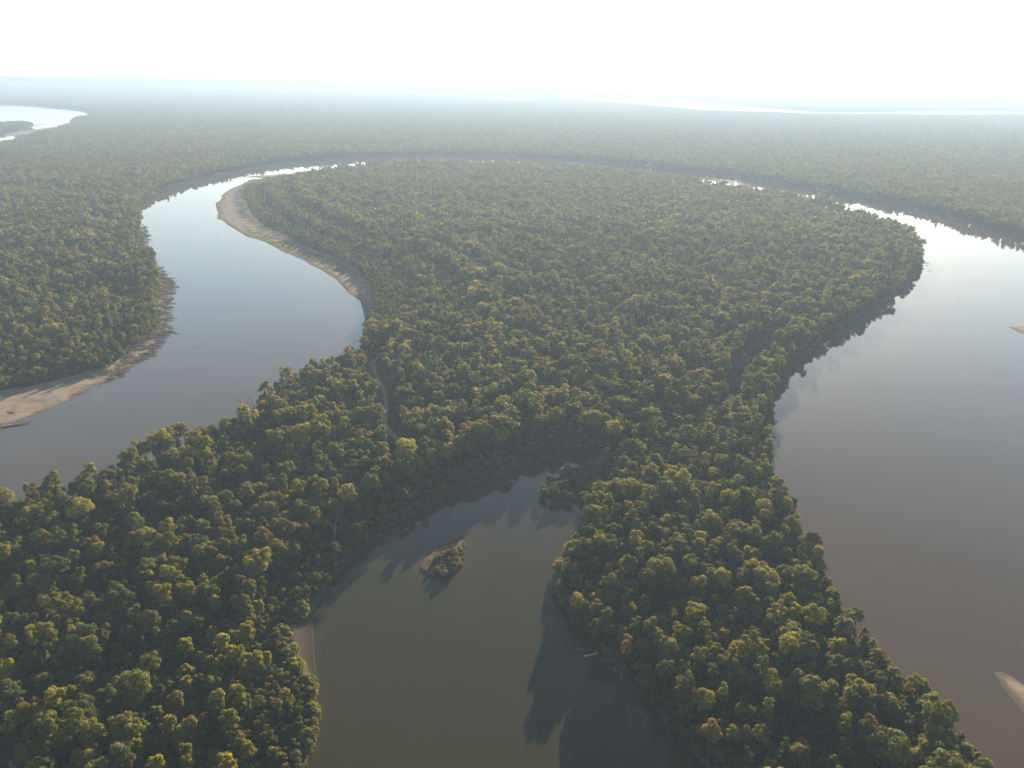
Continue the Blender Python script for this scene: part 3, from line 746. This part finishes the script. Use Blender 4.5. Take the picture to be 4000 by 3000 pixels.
pools = []
def band(a, b, st, level, names, under=0.0, gap=.16):
    P = jitter_grid(a, b, st)
    P, wood, dc = forest_points(P)
    gn = .55 * noise(P[:, 0], P[:, 1], 26, 11) + .45 * noise(P[:, 0], P[:, 1], 9, 12)
    k = (gn > gap) | (dc < 8); P, wood, dc = P[k], wood[k], dc[k]
    n = len(P)
    kind = np.array(['round', 'broad', 'oval'])[rng.choice(3, n, p=[.5, .3, .2])].astype(object)
    kind[inside(P, WILLOWS)] = 'willow'
    d = np.hypot(P[:, 0], P[:, 1])
    edge = (dc < 11) & (P[:, 0] > 65) & (d < 700) & (wood == 0) & (dist_to(P, COVE_R, False) > 20)
    kind[edge & (rng.random(n) < .9)] = 'willow'
    kind[(wood == 1) & (dc < 34) & (d < 1500) & (rng.random(n) < .6)] = 'oval'
    s = rng.normal(1.0, .25, n) * (.76 + .38 * noise(P[:, 0], P[:, 1], 34, 13)); s = np.clip(s, .48, 1.42)
    s[(wood == 1) & (P[:, 0] < 0) & (d < 870)] *= .85
    q = (wood == 1) & (P[:, 0] < 0) & (d < 1100)
    if q.any(): s[q] *= .62 + .38 * np.clip(dist_to(P[q], BAR) / 60, 0, 1)
    if a < 1000: s *= 1 + .16 * np.exp(-(np.maximum(dist_to(P, COVE_L, False) - 15, 0) / 14) ** 2) * (wood == 0) - .14 * np.exp(-(dist_to(P, COVE_R, False) / 28) ** 2) * (wood == 0)   # tall wall of trees above the cove
    q = (wood == 0) & (d > 630); dr_ = dist_to(P[q], SPIT_IN, False)      # old scroll ridges behind the inner sandbar
    s[q] *= 1 + .20 * np.exp(-dr_ / 200) * np.sin(dr_ / 44 * 6.283)
    s[q] *= np.clip(.36 + dr_ / 150, .36, 1)
    under_mask = np.zeros(n, bool)
    if under:
        U = jitter_grid(a, b, under); U, wu, du = forest_points(U, True)
        m = len(U)
        P = np.vstack([P, U]); wood = np.concatenate([wood, wu])
        uk = np.where(rng.random(m) < .72, 'shrub', 'round').astype(object)
        kind = np.concatenate([kind, uk])
        s = np.concatenate([s, np.where(uk == 'shrub', rng.uniform(.8, 1.9, m), rng.uniform(.36, .62, m))])
        under_mask = np.concatenate([under_mask, np.ones(m, bool)])
    idx = np.zeros(len(P), int); names = np.array(names, object)
    for kk in set(kind):
        w_ = np.where(names == kk)[0]; q = kind == kk; idx[q] = rng.choice(w_, q.sum())
    cp = colour_pick(P, kind, rng)
    if a < 1500 and a > 150:                        # paler young growth stepping up behind the inner sandbar
        yg = np.where(wood == 0)[0]; dy = dist_to(P[yg], SPIT_IN, False)
        yg = yg[(dy < 150) & (rng.random(len(yg)) < .75 * np.exp(-(dy / 95) ** 2))]
        cp[yg] = rng.choice([1, 3, 2, 4], len(yg), p=[.3, .35, .15, .2])
    pools.append(dict(P=P, wood=wood, kind=kind, idx=idx, s=s, rot=rng.uniform(0, 6.283, len(P)), col=cp, under=under_mask, level=np.full(len(P), level)))
band(100, 420, 5.6, 0, MK0, under=3.0, gap=.26)
band(420, 1150, 5.6, 1, MK1, under=4.2, gap=.24)
band(1150, 2700, 6.2, 2, MK2)
def band_clump(a, b, st, level, cnt, smin, smax):
    P = jitter_grid(a, b, st); P, wood, dc = forest_points(P)
    m = dc > 8; P, wood = P[m], wood[m]
    n = len(P)
    pools.append(dict(P=P, wood=wood, kind=np.full(n, 'clump', object), idx=rng.integers(0, cnt, n), s=rng.uniform(smin, smax, n), rot=rng.uniform(0, 6.283, n),
                      col=colour_pick(P * .2, np.full(n, 'x', object), rng), under=np.ones(n, bool), level=np.full(n, level)))
band_clump(2700, 7500, 20.0, 3, 5, .9, 1.3)
band_clump(7500, 22000, 60.0, 4, 4, 1.0, 1.4)
A = {k: np.concatenate([p[k] for p in pools]) for k in pools[0]}
def land_height(P): return np.full(len(P), 1.7)
tint = CV[A['col']] * rng.uniform(.82, 1.18, len(A['P']))[:, None] * rng.uniform(.95, 1.05, (len(A['P']), 3))
tint = tint * np.array([1.12, 1.09, .90])
far_m = A['level'] >= 3
mid_m = A['level'] == 2
tint[mid_m] = tint[mid_m] * .6 + np.array([.120, .124, .029]) * .4
tint[far_m] = CV[A['col'][far_m]] * .35 + np.array([.085, .098, .032]) * .65

# ---- trees with a look of their own: (survey u, v, height seen, kind, shape, size, colour, label)
SPECIAL = [(1533, 1590, 12, 'round', 2, 1.12, (.215, .15, .055), 'orange-brown round tree by the cove edge at the bottom, the most orange of all'),
    (310, 957, 15, 'round', 1, .80, (.30, .22, .05), 'small golden yellow tree standing out against the left river'),
    (1246, 1292, 12, 'broad', 0, .80, (.27, .25, .035), 'bright yellow-green ragged tree leaning over the right shore of the cove'),
    (1657, 1222, 14, 'broad', 1, .75, (.20, .12, .045), 'low rusty orange tree in the right foreground forest near the river'),
    (1393, 1300, 14, 'oval', 1, .95, (.17, .12, .075), 'pinkish brown fading tree amid green trees right of the cove'),
    (1354, 1395, 14, 'oval', 0, 1.0, (.24, .165, .045), 'golden brown tree standing behind the pale forked snag'),
    (1766, 1226, 12, 'broad', 2, 1.0, (.14, .155, .03), 'bright green spreading tree jutting out over the right river'),
    (1806, 1292, 12, 'willow', 1, 1.15, (.15, .15, .04), 'airy pale green tree leaning out over the right river'),
    (1340, 1065, 14, 'round', 3, 1.0, (.115, .13, .035), 'neat dome-shaped light green tree right of the cove thicket'),
    (865, 1050, 15, 'broad', 3, 1.0, (.12, .11, .028), 'big olive tree on the ridge above the shaded cove bank'),
    (1290, 1215, 12, 'round', 0, .85, (.14, .15, .03), 'compact bright green tree above the narrow part of the cove')]
SPX = np.array([ground([p[:3]])[0] for p in SPECIAL])
clear = np.ones(len(A['P']), bool)
for p in SPX: clear &= np.hypot(*(A['P'] - p).T) > 3.0
A = {k: q[clear] for k, q in A.items()}; tint = tint[clear]
# ---- the trees that show largest become trees of their own
Pz = np.column_stack([A['P'], np.full(len(A['P']), 1.7 + 12.0)])
fu, fv, dep = photo_uv(Pz)
size_px = np.where((fu > -.02) & (fu < 1.02) & (fv > 0) & (fv < 1.04) & (dep > 1), A['s'] / np.maximum(dep, 1), 0)
size_px *= np.where(A['kind'] == 'broad', 1.35, np.where(A['kind'] == 'oval', .95, 1.0))
size_px[A['under']] = 0
own = np.zeros(len(A['P']), bool)
tr = np.where((A['kind'] != 'willow') & (size_px > 0))[0]; own[tr[np.argsort(-size_px[tr])][:292]] = True
wi = np.where((A['kind'] == 'willow') & (size_px > 0))[0]; own[wi[np.argsort(-size_px[wi])][:110]] = True

COVE_C = COVE_L[5]
seen = {}
def place_phrase(x, y, cu):
    p = np.array([[x, y]])
    if dist_to(p, CBANK)[0] < 14: return 'beside the cove sandbank'
    if dist_to(p, COVE_L, False)[0] < 26: return "on the cove's left shore"
    if dist_to(p, COVE_R, False)[0] < 20: return "on the cove's right shore"
    if dist_to(p, PEN)[0] < 18: return 'on the right river bank' if x > 0 else 'on the left river bank'
    return 'in the left foreground forest' if x < COVE_C[0] + 5 and cu < .5 else 'in the right foreground forest'
def unique_label(head, x, y, z):
    cu, cv, _ = photo_uv([[x, y, z]])
    cu, cv = float(cu[0]), float(cv[0])
    ph = place_phrase(x, y, cu)
    for dgt in (0, 1, 2):
        a = f'{max(0, min(100, cu * 100)):.{dgt}f}%'; b = f'{max(0, min(100, 100 - cv * 100)):.{dgt}f}%'
        t = ' '.join(f'{head} {ph}, {a} across, {b} up'.split())
        if t not in seen: break
    seen[t] = 1
    return t
def plant(name, kind, shape, x, y, rz, s, colour, label, cat, group):
    cm, tm, H = proto_real[kind][shape]
    e = empty(name, (x, y, 1.6), rz, s)
    tag(e, label, cat, group)
    o = bpy.data.objects.new('crown', cm); C.objects.link(o); o.parent = e; o.color = (*colour, 1)
    o = bpy.data.objects.new('stem' if kind == 'shrub' else 'trunk', tm); C.objects.link(o); o.parent = e
    return e
SHAPE_WORD = {'round': 'round-crowned', 'broad': 'broad-crowned', 'oval': 'narrow', 'willow': ''}
first_of = {}
for i, k in enumerate(MK0): first_of.setdefault(k, i)
for i in np.where(own)[0]:
    x, y = A['P'][i]; kd = A['kind'][i]; s = float(A['s'][i]); H = proto_real[kd][A['idx'][i] - first_of[kd]][2] if A['level'][i] == 0 else 16
    sh = int(A['idx'][i]) - first_of[kd]
    sz = 'tall' if s * H > 17 else ('small' if s * H < 12.5 else 'medium')
    if kd == 'willow':
        lab = unique_label(f'{sz} {CN[A["col"][i]]} feathery willow', x, y, 1.6 + s * H * .7)
        plant('willow', kd, sh, x, y, A['rot'][i], s, tint[i], lab, 'willow', 'willows in the foreground')
    else:
        lab = unique_label(f'{sz} {CN[A["col"][i]]} {SHAPE_WORD[kd]} tree', x, y, 1.6 + s * H * .75)
        plant('tree', kd, sh, x, y, A['rot'][i], s, tint[i], lab, 'tree', 'trees in the foreground forest')

WOODS = [('forest', 'dense green and olive broadleaf forest covering the peninsula between the rivers'),
         ('forest', 'hazy blue-green forest across the river, running back to the horizon'),
         ('forest', 'dark wood on the low island in the far river')]
COLLS = [(0, MASS0), (1, MASS1), (2, MASS2), (3, CLUMP), (4, GROVE)]
for wd, (nm, lab) in enumerate(WOODS):
    q = (A['wood'] == wd) & ~own
    if not q.any(): continue
    P = A['P'][q]
    me, _ = scatter(nm, None, P, land_height(P), A['idx'][q], A['s'][q], A['rot'][q], tint[q])
    attr(me, 'level', 'INT', 'POINT', A['level'][q])
    o = link(nm, me)
    lv = [c for c in COLLS if (A['level'][q] == c[0]).any()]
    md = o.modifiers.new('trees', 'NODES'); md.node_group = forest_group(nm + '_trees', lv)
    tag(o, lab, 'forest', kind='stuff')
print('instances', len(A['P']), 'own', own.sum())


for (u_, v_, h_, kd, sh, sz, cc, lab), p in zip(SPECIAL, SPX):
    plant('willow' if kd == 'willow' else 'tree', kd, sh, p[0], p[1], random.uniform(0, 6.28), sz, cc, lab, 'tree', None)

# ------------------------------------------------------------------ shrubs
def pos_label(head, x, y, z):
    cu, cv, _ = photo_uv([[x, y, z]]); cu, cv = float(cu[0]), float(cv[0])
    for dgt in (0, 1, 2, 3):
        t = f'{head}, {cu * 100:.{dgt}f}% across, {100 - cv * 100:.{dgt}f}% up'
        if t not in seen: break
    seen[t] = 1
    return t
def isle_zone(L): return bool(inside(L.mean(0)[None], ISLE)[0])
def shrubs(L, n, gap, smin, smax, cols, head, group, z=.4, keep=lambda p: True):
    lo, hi = L.min(0), L.max(0); got = []
    for _ in range(6000):
        p = rng.uniform(lo, hi)
        if len(got) >= n: break
        if not inside(p[None], L)[0] or (not isle_zone(L) and (inside(p[None], CBANK)[0] or any(inside(p[None], q)[0] for q in OPEN[0][:1]) or not inside(p[None], PEN)[0] or dist_to(p[None], PEN)[0] < 1.2)) or any(math.hypot(*(p - q)) < gap * 1.55 for q in got): continue
        got.append(p)
        s_ = rng.uniform(smin, smax); cn = cols[rng.integers(len(cols))]
        e = plant('shrub', 'shrub', int(rng.integers(4)), p[0], p[1], rng.uniform(0, 6.28), s_, CV[CN.index(cn)] * rng.uniform(.85, 1.15),
                  pos_label(f'{"large" if s_ > (smin + smax) / 2 else "small"} {cn} shrub {head}', p[0], p[1], 1.5), 'shrub', group)
        e.location.z = z; e.scale = [1.45 * q for q in e.scale]
bush = ground([(829.5 + x * .1333, 1106 + y * .1333) for x, y in [(800, 860), (900, 760), (1080, 690), (1290, 600), (1330, 660), (1290, 800), (1180, 960), (1040, 1050), (880, 1070), (780, 990)]])
shrubs(bush, 26, .8, .38, .72, ['olive', 'yellow-green', 'olive', 'brownish'], 'on the cove islet', 'shrubs on the cove islet', .3)
scrub = ground([(829.5 + x * .1333, 1106 + y * .1333) for x, y in [(760, 900), (900, 700), (1100, 600), (1300, 540), (1330, 620), (1100, 700), (900, 800)]])
shrubs(scrub, 14, .7, .3, .5, ['brownish', 'golden', 'olive', 'brownish'], 'on the cove islet', 'shrubs on the cove islet', .45)
shrubs(THICKET, 46, 2.0, .7, 1.35, ['dark green', 'mid green', 'olive', 'grey-green', 'brownish'], 'in the cove point thicket', 'shrubs on the cove point', .9)
shrubs(RS, 40, 1.5, .8, 1.5, ['olive', 'yellow-green', 'brownish', 'golden', 'olive'], "on the cove's right shore", 'shrubs along the right shore of the cove', .3)
LS = ground([(612, 1385), (640, 1440), (665, 1490), (682, 1500), (684, 1560), (672, 1640), (650, 1640), (655, 1540), (640, 1480), (600, 1410)])
shrubs(LS, 34, 1.7, .9, 1.6, ['olive', 'yellow-green', 'olive', 'mid green'], 'behind the cove sandbank', 'shrubs behind the sandbank', .8)

shrubs(GLADE3, 26, 3.2, .9, 1.7, ['olive', 'brownish', 'mid green'], 'in the far right bank clearing', 'shrubs in the right bank clearing', 1.6)
shrubs(GLADE2, 24, 3.2, .8, 1.5, ['olive', 'brownish', 'mid green'], 'in the right clearing', 'shrubs in the right clearing', 1.6)

# ------------------------------------------------------------------ dead trees, logs, driftwood
def branch_paths(g, base, direction, length, r, depth, out):
    d = np.array(direction, float); d /= np.linalg.norm(d); p = np.array(base, float); path, rad = [tuple(p)], [r]
    for i in range(3):
        d = d + g.normal(0, .16, 3); d /= np.linalg.norm(d); p = p + d * length / 3
        path.append(tuple(p)); rad.append(r * (1 - .28 * (i + 1)))
    out.append((path, rad, 5 if depth < 2 else 4))
    if depth < 3:
        for k in range(3 if depth else 4):
            t = g.uniform(.35, 1.0); i = min(2, int(t * 3)); q = np.array(path[i]) + (np.array(path[i + 1]) - np.array(path[i])) * (t * 3 - i)
            nd_ = d + rand_unit(1, g)[0] * .85; nd_[2] = abs(nd_[2]) * .8 + .15
            branch_paths(g, q, nd_, length * g.uniform(.5, .7), rad[i] * .5, depth + 1, out)
def dead_tree(u, v_, hgt, h, mat, label, seed, r=.22):
    h *= 1.3; hgt *= 1.5; r *= 1.25
    x, y = ground([(u, v_, hgt)])[0]; g = np.random.default_rng(seed)
    e = empty('dead_tree', (x, y, 1.5), g.uniform(0, 6.28)); tag(e, label, 'dead tree')
    link('trunk', tubes_mesh('trunk_bare', [([(0, 0, -.4), (.1, .05, h * .3), (.05, .2, h * .6)], [r, r * .85, r * .6], 7)], mat), None, e)
    for k in range(5):
        out = []; an = k * 1.257 + g.uniform(-.4, .4); up = g.uniform(.7, 1.6)
        branch_paths(g, (.07, .15, h * g.uniform(.34, .59)), (math.cos(an), math.sin(an), up), h * g.uniform(.36, .5), r * .45, 1, out)
        link('branch', tubes_mesh('branch', out, mat), None, e)
M['grey_bark'] = bark_material('grey_bark', (0.16, 0.135, 0.12), (0.26, 0.23, 0.21))
dead_tree(1344, 1440, 5, 8, M['grey_bark'], 'pale forked snag rising from the shaded right bank of the cove', 1, .12)
dead_tree(1277, 1300, 6, 10, M['pale_bark'], 'thin pale bare tree near the narrow part of the cove', 2, .15)
dead_tree(723, 1134, 8, 12, M['pale_bark'], 'slim whitish snag in the shaded forest above the cove', 3, .16)
dead_tree(178, 1592, 8, 12, M['grey_bark'], 'large leafless grey tree near the bottom left of the forest', 4, .26)
dead_tree(119, 1640, 8, 11, M['grey_bark'], 'leafless grey tree at the very bottom left edge of the photo', 5)
dead_tree(192, 1535, 9, 11, M['grey_bark'], 'bare twiggy tree above the large leafless grey tree', 6, .18)
dead_tree(21, 1630, 8, 11, M['grey_bark'], 'leafless pinkish grey tree in the bottom left corner', 7)
dead_tree(282, 1467, 8, 10, M['grey_bark'], 'sparse grey tree left of the feathery willow stand', 8, .17)
dead_tree(1359, 1137, 4, 8, M['grey_bark'], 'low bare purplish tree between green trees right of the cove point', 9, .14)
dead_tree(527, 868, 9, 13, M['bark'], 'tall half-bare tree silhouetted on the left river shore', 10, .2)
dead_tree(546, 868, 9, 13, M['bark'], 'thin bare pole of a tree beside the tall half-bare one', 11, .16)
dead_tree(690, 778, 9, 12, M['bark'], 'dark dead tree leaning over the left river at the narrows', 12, .18)
dead_tree(1450, 1090, 9, 9, M['grey_bark'], 'small bare tree amid the green crowns right of the cove', 13, .14)

def log_mesh(seed, L, r, mat, stubs=3):
    g = np.random.default_rng(seed); out = []
    pth = [(-L / 2, 0, r * .8), (-L / 2 + .5, 0, r * .7), (0, g.uniform(-.2, .2), r * .7), (L / 2, g.uniform(-.4, .4), r * .6)]
    out.append((pth, [r * 1.7, r, r * .8, r * .25], 7))
    for k in range(stubs):
        t = g.uniform(.0, .9); q = (L / 2 * t, 0, r * .7)
        out.append(([q, (q[0] + g.uniform(.3, 1.0), g.uniform(-1, 1), r + g.uniform(.1, .9)), (q[0] + g.uniform(.8, 2.0), g.uniform(-1.8, 1.8), r + g.uniform(.1, 1.4))], [r * .4, r * .28, r * .08], 5))
    return tubes_mesh('driftwood_log', out, mat)
M['dark_drift'] = bark_material('wet_driftwood', (0.05, 0.036, 0.026), (0.12, 0.09, 0.065))
LOGS = [log_mesh(i, (6, 8, 10, 7, 9, 5)[i], (.24, .3, .34, .26, .28, .22)[i], M['drift'], 3 + i % 3) for i in range(6)]
DLOGS = [log_mesh(50 + i, (6, 8, 10, 7)[i], (.22, .28, .3, .26)[i], M['dark_drift'], 5) for i in range(4)]
def put_log(me, x, y, z, rz, s, label, group, tilt=0.0):
    o = bpy.data.objects.new('driftwood_log', me); C.objects.link(o)
    o.location = (x, y, z); o.rotation_euler = (0, tilt, rz); o.scale = (s, s, s)
    tag(o, label, 'log', group)
lo, hi = ERODE.min(0), ERODE.max(0); nlog = 0
while nlog < 150:
    p = rng.uniform(lo, hi)
    if not inside(p[None], ERODE)[0]: continue
    dk = rng.random() < .15
    dsh = dist_to(p[None], bank, False)[0]
    me = (DLOGS if dk else LOGS)[rng.integers(4 if dk else 6)]
    put_log(me, p[0], p[1], .1 + min(dsh * .04, 2.0), rng.normal(0, .5) + math.pi * rng.integers(2), rng.uniform(.8, 1.3),
            pos_label(f'{"dark" if dk else "bleached"} driftwood log on the eroded bank', p[0], p[1], .5), 'driftwood logs on the eroded bank', rng.normal(0, .05))
    nlog += 1
# snags reaching into the water
for i, (u_, v_) in enumerate(zm(500, 850, 3.016, [(285, 295), (270, 375), (275, 425), (345, 510), (395, 585), (440, 665), (500, 715), (548, 785), (552, 880), (520, 1185), (510, 1360), (585, 1370)]) +
        zm(3300, 900, 4.74, [(1440, 485), (1490, 605), (1465, 650), (1455, 705), (1560, 750), (1270, 975), (780, 1365), (1350, 90)])):
    x, y = ground([(u_, v_)])[0]
    put_log(DLOGS[i % 4], x, y, -.15, rng.normal(0, .35) + (math.pi if i % 2 else 0), .7 if i in (3, 11) else rng.uniform(.7, 1.1),
            pos_label(f'dark snag in the water off the {"left" if u_ < 900 else "right"} bank', x, y, .3), 'snags in the river')
# debris too small to count
def litter(name, regions, n, mat, label, cat):
    out = []
    for L, m_, zf in regions:
        lo, hi = L.min(0), L.max(0); k = 0
        while k < m_:
            p = rng.uniform(lo, hi)
            if not inside(p[None], L)[0]: continue
            a = rng.normal(0, .7); l = rng.uniform(1.2, 4.0); z = zf(p); k += 1
            out.append(([(p[0] - l * math.cos(a), p[1] - l * math.sin(a), z), (p[0] + l * math.cos(a), p[1] + l * math.sin(a), z + rng.uniform(0, .6))], [.2, .08], 4))
    tag(link(name, tubes_mesh(name, out, mat)), label, cat, kind='stuff')
drift_zone = ground(zm(0, 1350, 3.16, [(880, 420), (1050, 350), (1300, 310), (1400, 330), (1200, 390), (980, 430)]))
litter('driftwood_litter', [(ERODE, 900, lambda p: .15 + min(dist_to(p[None], bank, False)[0] * .04, 2.0)), (drift_zone, 160, lambda p: 1.3)], 0, M['drift'], 'litter of small driftwood and branches on the eroded left bank', 'driftwood')
tag(link('fallen_log', tubes_mesh('fallen_log', [([(0, 0, .4), (3.6, .8, .7), (7.5, 1.5, 1.4)], [.40, .33, .2], 7), ([(3.6, .8, .7), (5.0, 2.3, 1.6)], [.14, .05], 5)], M['pale_bark'])),
    'white fallen trunk lying half in the water at the right shore of the cove', 'log').location = (*ground([(1261, 1419)])[0], -.05)
tag(link('fallen_log', log_mesh(71, 7.6, .2, M['grey_bark'], 1)), 'thin grey fallen pole just above the white fallen trunk', 'log').location = (*ground([(1268, 1403, .6)])[0], .6)
o = tag(link('fallen_log', log_mesh(72, 12, .42, M['pale_bark'], 5)), 'pale driftwood tree lying across the head of the cove', 'log'); o.location = (*ground([(1292, 1001)])[0], .3); o.rotation_euler = (0, 0, .1)
o = tag(link('fallen_log', log_mesh(73, 4.0, .22, M['dark_drift'], 1)), 'small dark log on the sandy tip of the cove islet', 'log'); o.location = (*ground([(918, 1233)])[0], .35); o.rotation_euler = (0, 0, -.55)
o = tag(link('fallen_log', log_mesh(74, 15, .5, M['drift'], 6)), 'big bleached root and trunk at the waterline of the left sandbar', 'log'); o.location = (*ground(zm(0, 1350, 3.16, [(215, 980)]))[0], .1); o.rotation_euler = (0, 0, .5)
for i, (x_, y_) in enumerate([(560, 500), (140, 840), (160, 575), (600, 600), (1075, 570), (520, 515), (740, 405), (850, 485)]):
    x, y = ground(zm(0, 1350, 3.16, [(x_, y_)]))[0]
    put_log(DLOGS[i % 4], x, y, .8, rng.uniform(-.4, .5), .75, pos_label('dark stranded log on the left sandbar', x, y, .5), 'logs on the left sandbar')

# ------------------------------------------------------------------ grass on the inner sandbar
g = np.random.default_rng(77); lo, hi = GRASS.min(0), GRASS.max(0)
P = rng.uniform(lo, hi, (40000, 2)); P = P[inside(P, GRASS)]
P = P[noise(P[:, 0], P[:, 1], 6, 71) > .34][:7000]
zg = .25 + np.minimum(dist_to(P, PEN) * .035, 1.6)
N = rand_unit(len(P), g) * .8 + np.array([0, -.3, .6]); N /= np.linalg.norm(N, axis=1)[:, None]
V, F = leaf_quads(np.column_stack([P, zg]), N, g.uniform(1.0, 2.0, len(P)), g, 1.2)
me = mesh_np('grass', V, F); br = np.repeat(g.uniform(.7, 1.3, len(P)), 4); attr(me, 'leaf_tint', 'FLOAT_COLOR', 'POINT', np.stack([br, br, br, np.ones(len(br))], 1))
me.materials.append(M['leaf']); o = link('grass', me); o.color = (.15, .16, .05, 1)
tag(o, 'green strip of grass and weeds along the inner sandbar', 'grass', kind='stuff')

# ------------------------------------------------------------------ haze
def haze():
    x, y0, y1, zb, zt = 75000, -600, 75000, -2.0, CAM_H + 8
    V = [(-x, y0, zb), (x, y0, zb), (x, y1, zb), (-x, y1, zb), (-x, y0, zt), (x, y0, zt), (x, y1, zt), (-x, y1, zt)]
    F = [(0, 3, 2, 1), (4, 5, 6, 7), (0, 1, 5, 4), (1, 2, 6, 5), (2, 3, 7, 6), (3, 0, 4, 7)]
    m, t, out = mat_new('haze')
    pv = t.nodes.new('ShaderNodeVolumePrincipled')
    pv.inputs['Color'].default_value = (0.34, 0.455, 0.65, 1)
    pv.inputs['Density'].default_value = 1.8e-4
    pv.inputs['Anisotropy'].default_value = 0.22
    t.links.new(pv.outputs[0], out.inputs['Volume'])
    try: m.cycles.homogeneous_volume = True
    except Exception: pass
    o = link('haze', mesh_np('haze', V, F), m)
    tag(o, 'pale blue haze in the air over the river plain', 'haze', kind='stuff')
haze()
